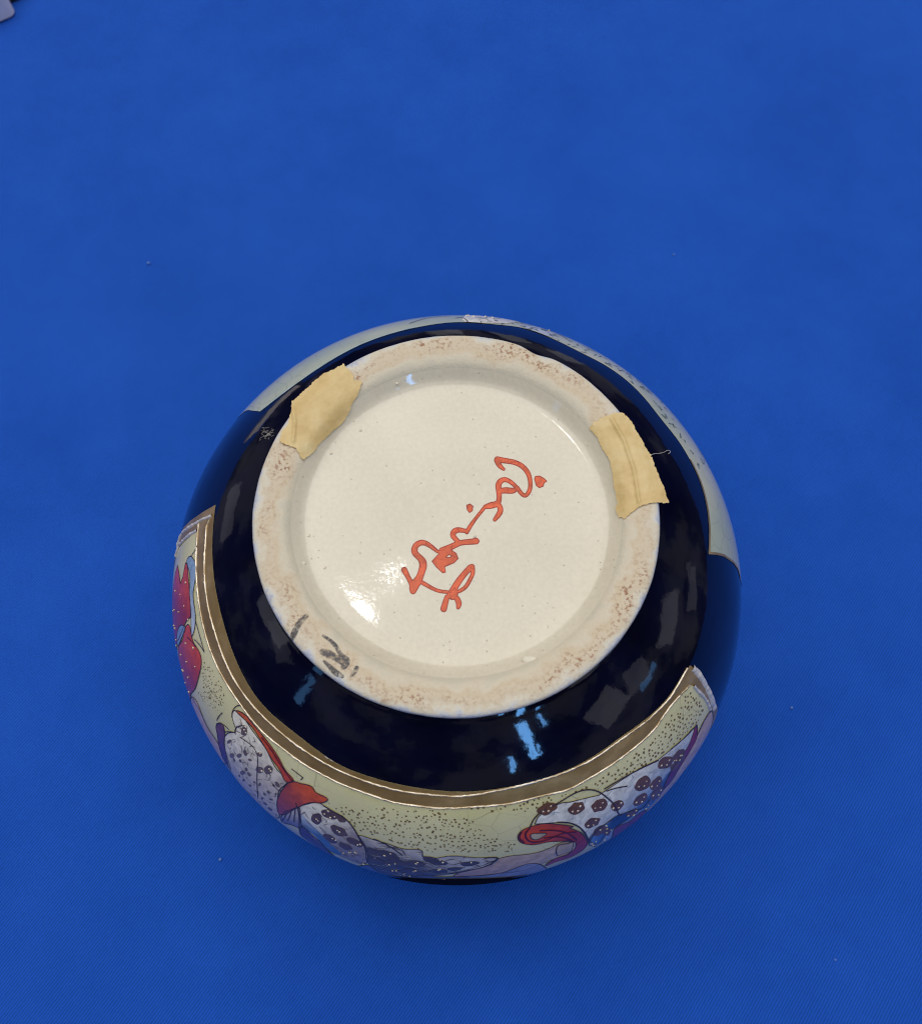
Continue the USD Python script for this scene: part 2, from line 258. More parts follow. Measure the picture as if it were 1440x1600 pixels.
# ---------------------------------------------------------------- cloth
n = 260; g = np.linspace(-1, 1, n); g = np.sign(g) * np.abs(g) ** 1.4
X, Y = np.meshgrid(g * .60, g * .62); Y = Y - .10; p3 = np.stack([X * 6, Y * 6, 0 * X], -1)
Z = (fbm(p3, 3, 3) - .5) * .0022 * np.clip((np.hypot(X, Y) - .06) / .1, 0, 1) - .0004
far = np.maximum(np.abs(X) - .56, np.maximum(Y - .45, -.66 - Y)); Z = Z - np.maximum(far, 0) * 6       # the cloth hangs over the table's edges
v = np.stack([X, Y, Z], -1).reshape(-1, 3); i = np.arange(n * n).reshape(n, n)
f = np.concatenate([np.stack([i[:-1, :-1], i[:-1, 1:], i[1:, 1:]], -1).reshape(-1, 3), np.stack([i[:-1, :-1], i[1:, 1:], i[1:, :-1]], -1).reshape(-1, 3)])
obj('cloth', trimesh.Trimesh(v, f, process=False), 'cloth', smooth=True, kind='structure', label='royal blue woven cloth spread under the vase')

# ---------------------------------------------------------------- vase
vase = thing('vase', 'cobalt blue glazed vase with gilt figure panels standing upside down on blue cloth', 'vase')
# foot ring with its dent
dent_a = on_foot([(836, 552)])[0, 0]
def dent(A, S):
    d = (A - dent_a + math.pi) % (2 * math.pi) - math.pi
    w = np.clip((S - .048) / .008, 0, 1)
    return -w * .0011 * np.exp(-(d / .07) ** 2) + w * .00035 * (fbm(np.stack([np.cos(A) * 6, np.sin(A) * 6, S * 60], -1), 3, 9) - .5)
# body: shoulder near the foot, belly, neck and mouth on the cloth
tail_r = np.array([BR[-1], .0710, .0698, .0694, .0698, .0708, .0713, .0706, .0680, .0650]); tail_z = np.array([BZ[-1], .0056, .0046, .0036, .0026, .0015, .0006, .0, .0006, .003])
wall = np.linspace(FS0[14], FS0[-1], 24)[:-1]          # the glazed outer wall of the foot, a little undercut
br = np.concatenate([fr(wall), BR, tail_r[1:]]); bz = np.concatenate([fz(wall) + ZE, BZ, tail_z[1:]])
q = np.arange(len(br))
body = obj('body', lathe(lambda s: np.interp(s, q, br), lambda s: np.interp(s, q, bz), q, 640, lambda A, S: np.where(S < 23, dent(A, .056 + 0 * S) * (1 - S / 23), 0)), 'cobalt_glaze', vase, smooth=32)
S1 = FS0[7]
foot = obj('foot_ring', lathe(fr, lambda s: fz(s) + ZE, np.linspace(S1, FS0[14], 70), 720, dent), 'bare_clay', vase, smooth=True)
base = obj('base', lathe(fr, lambda s: fz(s) + ZE, np.concatenate([[.00001], np.linspace(.002, .036, 30), np.linspace(.037, S1 + .0004, 60)]), 512), 'base_glaze', vase, smooth=True)

# ---------------------------------------------------------------- painting: polygons laid on the surface
def dens(c, d): return np.asarray(shapely.segmentize(LineString(c), d).coords)
def smooth_line(pts, step=3.0, closed=False):
    p = np.asarray(pts, float)
    if closed: p = np.vstack([p, p[:1]])
    t = np.concatenate([[0], np.cumsum(np.hypot(*np.diff(p, axis=0).T))])
    c = CubicSpline(t, p, bc_type='periodic' if closed else 'natural')
    return c(np.linspace(0, t[-1], max(4, int(t[-1] / step))))
def fill(poly, step):
    """Triangles covering a polygon of the surface's plane."""
    polys = [g for g in getattr(poly, 'geoms', [poly]) if g.geom_type == 'Polygon' and g.area > 1e-10]; VV, FF, off = [], [], 0
    for g in polys:
        pts = [dens(r.coords, step)[:-1] for r in [g.exterior, *g.interiors]]
        x0, y0, x1, y1 = g.bounds
        gx, gy = np.meshgrid(np.arange(x0, x1, step), np.arange(y0, y1, step * .87)); gx[1::2] += step / 2
        gp = np.stack([gx.ravel(), gy.ravel()], 1)
        inner = g.buffer(-step * .45)
        if not inner.is_empty and len(gp):
            gp = gp[shapely.contains_xy(inner, gp[:, 0], gp[:, 1])]; pts.append(gp)
        p = np.vstack(pts); p = p[np.unique(np.round(p / (step * 1e-3)).astype(np.int64), axis=0, return_index=True)[1]]
        if len(p) < 3: continue
        try: t = Delaunay(p, qhull_options='QJ').simplices
        except Exception: continue
        c = p[t].mean(1); t = t[shapely.contains_xy(g, c[:, 0], c[:, 1])]
        a = p[t]; cr = (a[:, 1, 0] - a[:, 0, 0]) * (a[:, 2, 1] - a[:, 0, 1]) - (a[:, 1, 1] - a[:, 0, 1]) * (a[:, 2, 0] - a[:, 0, 0])
        t[cr < 0] = t[cr < 0][:, ::-1]; t = t[np.abs(cr) > 1e-14]
        VV.append(p); FF.append(t + off); off += len(p)
    return np.vstack(VV), np.vstack(FF)
def clean(poly):
    poly = poly if poly.is_valid else poly.buffer(0)
    return poly
def up_facing(v, f, outward):
    n = np.cross(v[f[:, 1]] - v[f[:, 0]], v[f[:, 2]] - v[f[:, 0]])
    return f if (n * outward(v[f].mean(1))).sum() > 0 else f[:, ::-1]
def from_axis(c): return c - np.array([0, 0, ZE]) * 1.0
def decal(name, uv, mat_, parent, h, color=None, step=.0009, fillet=0.0, **data):
    """A coat of paint h metres proud of the body; uv a shapely polygon in metres; color an rgb or a function of the picture position."""
    if uv.is_empty or uv.area < 2e-8: print('empty', name); return None
    p, f = fill(uv, step); hh = h
    if fillet:
        d = shapely.distance(uv.boundary, shapely.points(p)); hh = h - fillet + fillet * np.sqrt(np.clip(d / (1.6 * fillet), 0, 1))
    v = body_point(p[:, 0], p[:, 1], hh); f = up_facing(v, f, from_axis)
    col = None
    if color is not None: col = np.clip(color(project(v)), 0, 1) if callable(color) else np.tile(color, (len(v), 1))
    return obj(name, trimesh.Trimesh(v, f, process=False), mat_, parent, smooth=True, col=col, **data)
def uvpoly(px, closed_smooth=False, step=3.0):
    px = smooth_line(px, step, True) if closed_smooth else dens(np.vstack([px, px[:1]]), step)
    return clean(Polygon(on_body(px)))
def stroke_uv(px, w, smooth=True, step=2.5):
    q = smooth_line(px, step) if smooth and len(px) > 2 else dens(px, step)
    uv = on_body(q)
    return LineString(uv).buffer(w / 2, quad_segs=3)
def z1(*p): return [(260 + x / 6, 1080 + y / 6) for x, y in p]
def z2(*p): return [(440 + x / 6, 1180 + y / 6) for x, y in p]
def z3(*p): return [(660 + x / 6, 1180 + y / 6) for x, y in p]
def z4(*p): return [(880 + x / 6, 1100 + y / 6) for x, y in p]
def z7(*p): return [(260 + x / 4.85, 780 + y / 4.85) for x, y in p]
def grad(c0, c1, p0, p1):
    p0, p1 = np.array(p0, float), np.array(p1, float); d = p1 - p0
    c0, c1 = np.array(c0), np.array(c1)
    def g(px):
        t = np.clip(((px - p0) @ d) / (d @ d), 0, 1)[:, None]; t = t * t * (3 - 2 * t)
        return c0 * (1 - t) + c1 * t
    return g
def blot(c, a, b, ang, jit=.11, k=12):
    t = np.linspace(0, 2 * math.pi, k, endpoint=False); rr = 1 + rng.uniform(-jit, jit, k)
    x, y = a * rr * np.cos(t), b * rr * np.sin(t); ca, sa_ = math.cos(ang), math.sin(ang)
    return [(c[0] + ca * p - sa_ * q_, c[1] + sa_ * p + ca * q_) for p, q_ in zip(x, y)]
VMAX = on_body([(712, 1372)])[0, 1] + .010      # the panels end low on the belly, above the dark neck
# ---- front panel
edge = smooth_line([(337, 790), (334, 815), (332, 850), (333, 885), (339, 930), (348, 968), (360, 1008), (380, 1055), (408, 1098), (438, 1127), (458, 1143), (493, 1170), (533, 1196), (570, 1211), (600, 1220), (660, 1232), (720, 1237), (780, 1232), (840, 1219), (890, 1201), (935, 1176), (973, 1149), (1005, 1126), (1030, 1104), (1047, 1084), (1060, 1064), (1077, 1040)])
line1 = smooth_line([(331, 806), (325, 818), (322, 840), (320, 873), (320, 900), (323, 932), (330, 966), (341, 1003), (359, 1048), (383, 1087), (413, 1121), (453, 1156), (490, 1182), (530, 1204), (585, 1225), (628, 1236), (678, 1242), (715, 1244), (767, 1237), (810, 1228), (848, 1218), (893, 1202), (935, 1180), (973, 1153), (1005, 1130), (1030, 1107), (1047, 1088), (1060, 1067), (1073, 1044)])
line2 = smooth_line([(311, 817), (308, 850), (307, 880), (308, 908), (311, 938), (320, 985), (337, 1035), (357, 1072), (377, 1102), (397, 1128), (420, 1152), (443, 1170), (477, 1195), (502, 1209), (523, 1220), (557, 1234), (583, 1243), (610, 1252), (653, 1259), (678, 1262), (715, 1262), (760, 1259), (798, 1255), (852, 1242), (885, 1234), (913, 1220), (960, 1191), (988, 1170), (1023, 1137), (1043, 1108), (1060, 1088), (1076, 1071)])
left_end = on_body(dens([(337, 789), (318, 800), (298, 814), (284, 828), (278, 838), (274, 848), (268, 862)], 3))
right_end = on_body(dens([(1078, 1040), (1086, 1046), (1096, 1056), (1106, 1071), (1113, 1086), (1117, 1098), (1122, 1112)], 3))
eu = on_body(edge)
lu, ru = left_end[-1, 0], right_end[-1, 0]
ulo = lambda u: u
bottom = np.stack([np.linspace(ru, lu, 40), np.full(40, VMAX)], 1)
panel_poly = clean(Polygon(np.vstack([left_end[::-1], eu, right_end, bottom])))
panel = thing('x', 'x', 'x') if False else None
front = decal('picture_panel', panel_poly, 'cream_crackle', vase, .00010, step=.0012, label='cream front panel with robed figures and gilt border')
def sub(name, uv, m, h, c=None, step=.0006, **k): return decal(name, uv.intersection(panel_poly), m, front, h, c, step, **k)
# gilt border: brown between the cobalt edge and the inner line
l2u = on_body(line2)
inner_left = on_body(dens([(310, 829), (300, 836), (288, 847), (281, 855), (276, 862), (268, 876)], 3)); inner_right = on_body(dens([(1081, 1071), (1090, 1077), (1100, 1088), (1107, 1104), (1109, 1116), (1113, 1132)], 3))
band = clean(Polygon(np.vstack([left_end[::-1], eu, right_end, [[right_end[-1, 0], VMAX]], [[inner_right[-1, 0], VMAX]], inner_right[::-1], l2u[::-1], inner_left, [[inner_left[-1, 0], VMAX]], [[left_end[-1, 0], VMAX]]])))
sub('gilt_border', band, 'gilt_band', .00016)
def cord(name, px, w, m='pale_gold', h=.00055, **k):
    """A raised, slightly beaded line of slip."""
    uv = on_body(dens(px, 1.5)); seg = LineString(uv); L = seg.length; npt = int(L / .0004)
    c = np.array([seg.interpolate(t).coords[0] for t in np.linspace(0, L, npt)]); t = np.gradient(c, axis=0); t /= np.linalg.norm(t, axis=1)[:, None]
    nb = np.stack([-t[:, 1], t[:, 0]], 1); s = np.linspace(0, L, npt)
    ww = w * (.8 + .55 * fbm(np.stack([s * 700, 0 * s, 0 * s + w * 1e4], 1), 2, 4)); off = np.linspace(-.5, .5, 7)
    U = c[:, None] + nb[:, None] * off[None, :, None] * ww[:, None, None]
    H = .00012 + (h * (.6 + .8 * fbm(np.stack([s * 900, 0 * s, 0 * s], 1), 2, 8)))[:, None] * np.sqrt(np.maximum(1 - (2 * off) ** 2, 0))[None]
    v = body_point(U[..., 0], U[..., 1], H).reshape(-1, 3); i = np.arange(npt - 1)[:, None] * 7 + np.arange(6)[None]
    f = np.concatenate([np.stack([i, i + 1, i + 8], -1).reshape(-1, 3), np.stack([i, i + 8, i + 7], -1).reshape(-1, 3)])
    return obj(name, trimesh.Trimesh(v, up_facing(v, f, from_axis), process=False), m, front, smooth=True, **k)
sub('worn_glaze', unary_union([uvpoly(z2(*blot((x, y), a, b, .5, .35)), True, 1.5) for x, y, a, b in [(425, 12, 26, 14), (470, 30, 30, 16), (520, 45, 36, 18), (560, 62, 22, 9)]]), 'white_slip', .00020)
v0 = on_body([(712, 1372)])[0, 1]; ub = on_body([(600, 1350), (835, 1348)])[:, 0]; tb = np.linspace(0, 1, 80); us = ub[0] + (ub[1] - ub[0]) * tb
decal('lower_crescent', clean(Polygon(np.vstack([np.stack([us, v0 + .012 * (2 * tb - 1) ** 2], 1), np.stack([us[::-1], np.full(80, v0 + .0125)], 1)]))), 'dark_crescent', front, .00050, None, .0008)  # near-black matte crescent laid over the panel's lower middle
cord('gilt_line', line1, .00055, h=.00032); cord('gilt_line', line2, .00055, h=.00032)
cord('gilt_line', [(332, 806), (322, 810), (312, 815), (300, 822), (290, 829), (281, 838), (277, 845)], .0012, 'white_slip')
cord('gilt_line', [(309, 829), (300, 834), (290, 842), (281, 852), (275, 862)], .0011, 'white_slip')
cord('gilt_line', [(1081, 1043), (1090, 1052), (1098, 1064), (1106, 1080), (1111, 1092), (1115, 1106)], .0020, 'white_slip')
cord('gilt_line', [(1082, 1071), (1090, 1080), (1098, 1088), (1104, 1097), (1108, 1108)], .0011, 'white_slip')

DARK = lin(66, 50, 46)
def robe(name, px, c, h=.00022, outline=True, smooth=True, w=.00034, step=.0007, **k):
    uv = uvpoly(px, smooth).buffer(0); r = sub(name, uv, 'enamel', h, c, step, **k)
    if outline: sub('outline', uv.boundary.buffer(w / 2, quad_segs=2), 'line_paint', h + .00005, DARK, .0005)
    return uv
def lines(pl, w=.00034, c=DARK, h=.00033, smooth=True):
    sub('outline', unary_union([stroke_uv(p, w, smooth) for p in pl]), 'line_paint', h, c, .0005)
RED, DRED, ORANGE, PURPLE, WHITE, LAV, SKY, SKIN = lin(214, 78, 14), lin(160, 50, 22), lin(206, 84, 44), lin(100, 62, 84), lin(247, 240, 222), lin(214, 200, 188), lin(120, 160, 214), lin(224, 188, 158)
GREY, BLUEG = lin(112, 104, 116), lin(70, 86, 128)
# skin and pale rims near the lower edge
robe('figure_arm', [(268, 1092), (300, 1088), (318, 1122), (335, 1152), (346, 1170), (352, 1190), (335, 1182)], SKIN, .00017)
robe('figure_arm', z3((640, 1000), (700, 972), (1000, 922), (1200, 862), (1400, 812), (1440, 840), (1400, 900), (1200, 980), (1000, 1060), (700, 1105), (300, 1120), (420, 1070)), grad(lin(196, 160, 142), lin(214, 186, 160), (700, 1350), (890, 1320)), .00017)
robe('figure_arm', z4((1380, 60), (1400, 150), (1440, 300), (1250, 520), (1100, 720), (900, 960), (800, 1000), (830, 900), (940, 780), (1060, 620), (1200, 400), (1250, 290), (1330, 120)), SKIN, .00017)
robe('robe_hem', z3((-700, 1140), (0, 1120), (400, 1130), (800, 1080), (1120, 1030), (1160, 1060), (900, 1130), (600, 1170), (300, 1210), (0, 1240), (-700, 1240)), grad(lin(90, 100, 140), lin(160, 160, 184), (640, 1370), (840, 1355)), .00019)
# red dotted robes at the left
robe('red_robe', z7((90, 500), (100, 560), (110, 640), (130, 590), (150, 482), (165, 495), (175, 640), (185, 760), (190, 890), (155, 925), (130, 985), (100, 1060), (60, 1100), (20, 1000), (10, 800), (50, 640)), grad(RED, DRED, (296, 925), (268, 945)), smooth=False)
robe('blue_lining', z7((165, 452), (190, 432), (205, 446), (210, 700), (218, 985), (203, 1032), (193, 900), (182, 700), (172, 520)), grad(lin(150, 176, 206), lin(184, 196, 214), (300, 880), (304, 980)), .00024)
robe('red_robe', z7((165, 950), (205, 1070), (240, 1130), (265, 1185), (268, 1260), (243, 1370), (200, 1462), (165, 1480), (120, 1380), (90, 1230), (90, 1130), (130, 1060), (142, 985)), grad(lin(216, 80, 18), lin(172, 58, 26), (310, 1020), (284, 1050)))
robe('blue_lining', z7((132, 955), (145, 965), (130, 1030), (92, 1110), (85, 1060)), lin(150, 176, 206), .00025)
lines([z7((225, 915), (255, 1020), (292, 1155)), z7((292, 1155), (255, 1100), (218, 1062)), z7((165, 1045), (200, 1080), (225, 1115)), z7((190, 435), (215, 400), (240, 350))])
# kneeling figure in white: purple edge, orange collar, dotted sleeve
robe('purple_sash', z1((480, 305), (510, 293), (545, 340), (552, 450), (575, 610), (600, 730), (560, 690), (525, 600), (496, 500), (478, 380)), grad(lin(120, 76, 92), lin(84, 50, 96), (345, 1130), (352, 1190)))
white1 = robe('white_robe', z1((640, 180), (700, 215), (800, 350), (950, 560), (1060, 750), (1140, 850), (1065, 920), (1048, 1000), (1045, 1080), (1060, 1180), (960, 1150), (860, 1060), (760, 960), (640, 830), (585, 700), (560, 560), (552, 430), (600, 385), (648, 385), (628, 260)), grad(WHITE, LAV, (405, 1150), (385, 1230)))
robe('orange_sash', z1((664, 178), (722, 200), (800, 280), (900, 400), (1000, 530), (1080, 660), (1140, 760), (1192, 840), (1150, 852), (1080, 760), (1000, 640), (930, 520), (850, 390), (760, 280)), grad(lin(210, 96, 30), lin(198, 76, 24), (380, 1115), (455, 1215)), .00028)
lines([z1((900, 430), (1000, 560), (1080, 690), (1180, 830))], .0006, lin(110, 30, 24), .00036)
robe('red_sash', z1((1192, 840), (1260, 858), (1380, 905)) + z2((310, 325), (412, 386), (436, 410), (400, 436), (300, 437), (180, 472), (60, 530)) + z1((1200, 1092), (1080, 1155), (1042, 1080), (1055, 985), (1090, 920)), grad(lin(218, 90, 18), lin(164, 74, 58), (485, 1240), (438, 1265)), .00028)
robe('robe_pleats', z1((1090, 1152), (1200, 1095), (1240, 1080), (1262, 1180), (1262, 1280), (1180, 1250), (1080, 1210)), grad(LAV, lin(120, 112, 140), (455, 1265), (450, 1290)), .00024)
lines([z1((1215, 1040), (1240, 1120), (1250, 1250)), z1((1180, 1100), (1160, 1170), (1140, 1210)), z1((1215, 1090), (1205, 1170), (1200, 1220)), z1((1140, 1130), (1110, 1180), (1090, 1210)), z1((655, 400), (650, 360), (690, 325), (740, 320)), z1((700, 430), (800, 500), (850, 570), (860, 700), (855, 850), (865, 1000)), z1((620, 240), (640, 160), (690, 130), (730, 165)), z1((480, 300), (540, 310), (590, 355)), z1((550, 380), (600, 375), (645, 385)), z1((1180, 725), (1285, 805)), z1((1285, 805), (1265, 825)), z1((1000, 860), (1030, 900), (1080, 930), (1100, 905)), z1((245, 60), (330, 200), (420, 370), (500, 490)), z1((480, 270), (500, 230), (530, 200))])
# speckles on the white sleeve
sp = [(595, 470, 30, 60), (620, 600, 45, 50), (690, 600, 40, 55), (745, 575, 60, 40), (700, 650, 35, 30), (640, 640, 40, 22), (790, 640, 40, 28), (720, 760, 45, 55), (755, 730, 40, 30), (780, 775, 50, 30), (690, 790, 30, 20), (730, 830, 30, 30), (790, 880, 35, 22), (830, 850, 28, 20), (925, 960, 40, 22), (960, 940, 40, 30), (985, 1010, 40, 20), (930, 1050, 50, 22), (975, 1100, 55, 26), (860, 940, 30, 18), (1010, 880, 32, 24), (880, 870, 26, 40), (905, 1000, 22, 30), (1030, 960, 20, 36)]
BROWN = lin(74, 54, 46)
def spot(zf, x, y, a, b, deg, c=BROWN, h=.00028):
    px = zf(*blot((x, y), a, b, math.radians(deg)))
    try: sub('robe_spot', uvpoly(px, True, 1.5), 'enamel', h, c, .0005)
    except Exception: pass
for x, y, a, b in sp: spot(z1, x, y, a * .5, b * .42, random.uniform(20, 70), lin(116, 96, 82))
for x, y, a, b, d in [(735, 375, 34, 48, -10), (880, 590, 30, 24, 30), (960, 735, 52, 48, 30), (880, 735, 40, 36, 50), (1045, 870, 40, 20, 50)]: spot(z1, x, y, a * .85, b * .85, d, lin(112, 92, 82))
BEADS = []
BEADS += z1((735, 360), (750, 385), (885, 580), (900, 745), (970, 725), (985, 745))
# dotted robe lower left, bluish shade and purple fold
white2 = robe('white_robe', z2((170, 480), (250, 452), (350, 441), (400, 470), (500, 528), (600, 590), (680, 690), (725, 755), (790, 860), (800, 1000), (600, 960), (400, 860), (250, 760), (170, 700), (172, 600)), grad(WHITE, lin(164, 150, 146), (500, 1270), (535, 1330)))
robe('blue_lining', z2((180, 545), (240, 600), (330, 690), (420, 780), (500, 860), (560, 930), (470, 900), (360, 800), (270, 720), (180, 660)), grad(lin(196, 204, 216), lin(84, 120, 168), (478, 1278), (470, 1296)), .00024, outline=False)
robe('purple_sash', z2((185, 660), (260, 715), (350, 790), (430, 880), (480, 940), (400, 910), (300, 840), (200, 760), (175, 720)), lin(88, 62, 96), .00026)
for x, y, a, b, d in [(330, 590, 52, 52, 20), (540, 705, 85, 42, 28), (450, 545, 80, 42, 20), (455, 775, 75, 30, 30), (690, 810, 85, 30, 25), (560, 590, 50, 30, 30), (600, 850, 70, 26, 20)]: spot(z2, x, y, a, b, d, lin(98, 74, 56))
lines([z2((400, 470), (520, 540), (610, 600), (690, 700), (760, 830)), z2((140, 450), (165, 520), (175, 620))], .0005)
BEADS += z2((405, 545), (440, 520), (460, 580), (500, 572), (435, 590), (330, 595), (345, 610), (525, 700), (545, 715), (480, 775), (510, 790), (715, 835), (740, 830), (580, 912), (635, 908), (650, 905), (690, 905), (700, 912))
# grey robe along the bottom
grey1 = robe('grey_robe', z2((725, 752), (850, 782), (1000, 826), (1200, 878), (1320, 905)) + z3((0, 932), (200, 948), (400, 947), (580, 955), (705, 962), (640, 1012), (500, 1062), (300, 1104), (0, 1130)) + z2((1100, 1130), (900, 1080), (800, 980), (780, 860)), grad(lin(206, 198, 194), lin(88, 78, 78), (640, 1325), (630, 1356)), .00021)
for x, y, a, b, d in [(1000, 930, 110, 34, 16), (1080, 1000, 90, 26, 10), (1250, 1010, 100, 30, 5), (1390, 970, 70, 26, 8), (900, 990, 80, 26, 18), (1230, 1090, 100, 26, 8), (850, 890, 60, 24, 20)]: spot(z2, x, y, a, b, d, lin(88, 72, 60))
for x, y, a, b, d in [(150, 1000, 90, 26, 4), (440, 1010, 90, 22, -4), (150, 1080, 90, 18, 0), (300, 1060, 70, 16, -4)]: spot(z3, x, y, a, b, d, lin(80, 68, 60))
lines([z3((580, 960), (700, 965), (640, 1012), (480, 1062), (250, 1104)), z3((640, 1020), (670, 985), (705, 965)), z2((870, 780), (1000, 840), (1130, 930))], .0005, lin(50, 48, 60))
BEADS += z2((965, 935), (1020, 918), (1010, 1020), (1065, 1012), (1260, 1010), (1275, 1000), (1235, 1085), (1255, 1078), (1075, 1078), (1040, 1078), (1200, 1128), (1150, 1115), (770, 1015)) + z3((165, 978), (190, 998), (455, 1000), (150, 1070), (165, 1065), (185, 1166), (205, 1160))
# red knot and blue white robe at the right
robe('red_sash', z3((890, 765), (930, 700), (1000, 668), (1080, 645), (1250, 640), (1400, 668)) + z4((60, 1150), (140, 1190), (200, 1245), (222, 1290), (200, 1340), (140, 1390), (40, 1440), (-60, 1470)) + z3((1150, 1030), (1250, 960), (1380, 905), (1400, 860), (1410, 815), (1300, 800), (1180, 806), (1060, 830), (960, 826), (905, 800)), grad(lin(208, 76, 18), lin(158, 46, 22), (840, 1290), (905, 1320)), .00026)
robe('sash_highlight', z3((1008, 742), (1075, 725), (1160, 730), (1110, 765), (1050, 785), (1015, 770)), lin(190, 176, 150), .00030)
robe('figure_hand', z4((-60, 1330), (40, 1300), (108, 1288), (112, 1325), (60, 1378), (0, 1396), (-60, 1410)), lin(206, 180, 150), .00030)
lines([z3((1000, 680), (960, 740), (985, 790), (1060, 808), (1180, 780), (1300, 730), (1430, 715)), z3((1100, 700), (1250, 700), (1380, 740), (1440, 790)), z3((1140, 770), (1290, 760), (1400, 800)), z3((920, 720), (905, 770), (950, 810))], .0006, lin(90, 22, 26), .00034)
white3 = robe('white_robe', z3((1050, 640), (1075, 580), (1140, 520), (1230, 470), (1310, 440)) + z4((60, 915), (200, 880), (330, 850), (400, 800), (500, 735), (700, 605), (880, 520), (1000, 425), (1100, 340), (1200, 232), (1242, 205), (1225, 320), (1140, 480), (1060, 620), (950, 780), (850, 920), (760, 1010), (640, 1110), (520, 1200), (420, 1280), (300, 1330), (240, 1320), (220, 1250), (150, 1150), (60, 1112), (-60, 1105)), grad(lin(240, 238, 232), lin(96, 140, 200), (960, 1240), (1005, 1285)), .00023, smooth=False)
robe('red_sash', z4((1242, 192), (1246, 280), (1205, 392), (1140, 500), (1060, 630), (980, 750), (935, 790), (960, 710), (1100, 480), (1180, 350)), grad(lin(150, 44, 56), lin(110, 40, 80), (1085, 1140), (1040, 1225)), .00028)
robe('purple_sash', z4((460, 1195), (600, 1100), (720, 1010), (780, 990), (740, 1060), (640, 1140), (540, 1210), (470, 1260)), lin(130, 36, 66), .00028)
robe('blue_lining', z4((240, 1270), (300, 1190), (400, 1110), (500, 1040), (600, 1010), (700, 985), (620, 1060), (480, 1150), (380, 1240), (300, 1310)), grad(lin(110, 150, 206), lin(52, 76, 128), (930, 1290), (955, 1300)), .00025)
robe('blue_lining', z4((660, 1000), (760, 890), (880, 760), (980, 640), (1060, 560), (1010, 690), (900, 830), (780, 960)), grad(lin(130, 160, 206), lin(58, 74, 122), (1000, 1240), (1018, 1255)), .00025, outline=False)
for x, y, a, b, d in [(120, 975, 82, 55, -25), (330, 943, 80, 55, -32), (500, 945, 66, 44, -35), (738, 742, 88, 56, -48), (858, 740, 76, 42, -48), (715, 890, 76, 42, -40), (265, 1107, 78, 40, -25), (950, 545, 76, 52, -40), (1080, 490, 80, 50, -55), (1035, 580, 50, 30, -50), (872, 825, 80, 38, -50), (640, 1015, 62, 30, -25), (340, 1180, 70, 36, -30), (400, 1190, 40, 40, 0), (-155, 975, 95, 52, -20)]: spot(z4, x, y, a, b, d, lin(112, 76, 40), .00030)
for x, y in [(120, 975), (330, 943), (500, 945), (738, 742), (858, 740), (715, 890), (265, 1107), (950, 545), (1070, 500), (872, 825), (640, 1015), (-155, 975)]: BEADS += z4((x - 38, y + 28), (x + 34, y - 22), (x + 12, y + 22))
BEADS += z4((1090, 480), (1050, 525), (340, 1175), (400, 1140), (403, 1165), (400, 1200), (440, 1175), (265, 1300), (275, 1320), (300, 1285), (380, 1270), (790, 945), (770, 975), (765, 985), (395, 1135))
lines([z4((-100, 950), (0, 890), (100, 832), (200, 800), (330, 820), (400, 870), (470, 940), (500, 1000), (520, 1040)), z4((380, 790), (480, 730), (700, 610), (880, 525)), z4((400, 810), (480, 785), (590, 765)), z4((-60, 1100), (60, 1110), (150, 1152), (215, 1235), (240, 1300)), z4((520, 1040), (620, 1000), (700, 985), (800, 900)), z4((240, 1280), (330, 1160), (450, 1080)), z3((1000, 680), (1050, 580), (1150, 500)), z4((1000, 420), (1120, 320), (1240, 195))], .0005)
lines([z4((1380, 60), (1330, 130), (1240, 310))], .0004)
# loose brushwork over the robes
def brushwork(shape, n, L, w, ang, c, spread=.5):
    x0, y0, x1, y1 = shape.bounds; out = []
    while len(out) < n:
        p0 = rng.uniform([x0, y0], [x1, y1])
        if not shape.contains(Point(p0)): continue
        a = ang + rng.normal(0, spread); l = L * rng.uniform(.4, 1.3); d = np.array([math.cos(a), math.sin(a)]) * l; bend = np.array([-d[1], d[0]]) * rng.normal(0, .25)
        p1, p2 = p0 + d * .5 + bend, p0 + d; ww = w * rng.uniform(.5, 1.2)
        out.append(unary_union([Point(p0).buffer(ww * .25, quad_segs=2), Point(p1).buffer(ww * .5, quad_segs=2)]).convex_hull.union(unary_union([Point(p1).buffer(ww * .5, quad_segs=2), Point(p2).buffer(ww * .15, quad_segs=2)]).convex_hull))
    sub('brush_marks', unary_union(out).intersection(shape), 'enamel', .00026, c, .0005, kind='stuff')
brushwork(white1, 90, .0030, .00042, 1.2, lin(150, 136, 126), .8)
brushwork(white2, 60, .0032, .00045, .9, lin(142, 126, 114), .8)
brushwork(grey1, 90, .0046, .00055, .15, lin(112, 98, 90), .4)
brushwork(grey1, 40, .0036, .00040, .15, lin(220, 210, 196), .4)
brushwork(white3, 60, .0034, .00036, -.6, lin(176, 186, 202), .5)
# raised gold beads
for x, y in BEADS + z7((150, 632), (72, 695), (110, 722), (138, 810), (50, 822), (65, 838), (97, 855), (170, 912), (62, 960), (50, 925), (68, 1078), (66, 1040), (150, 1092), (208, 1127), (113, 1178), (157, 1232), (222, 1268), (115, 1275), (130, 1296), (168, 1350), (133, 1365), (168, 1447)):
    uv = on_body([(x, y)])[0]
    if np.isnan(uv).any(): continue
    s = trimesh.creation.icosphere(1, random.uniform(.00027, .00042)); c = body_point(uv[0], uv[1], .00030); nrm = body_point(uv[0], uv[1], .001) - body_point(uv[0], uv[1], 0)
    s.apply_scale([1, random.uniform(.8, 1.2), .62]); s.apply_transform(trimesh.geometry.align_vectors([0, 0, 1], nrm)); s.apply_translation(c); obj('gold_bead', s, 'bead_gold', front, smooth=True)
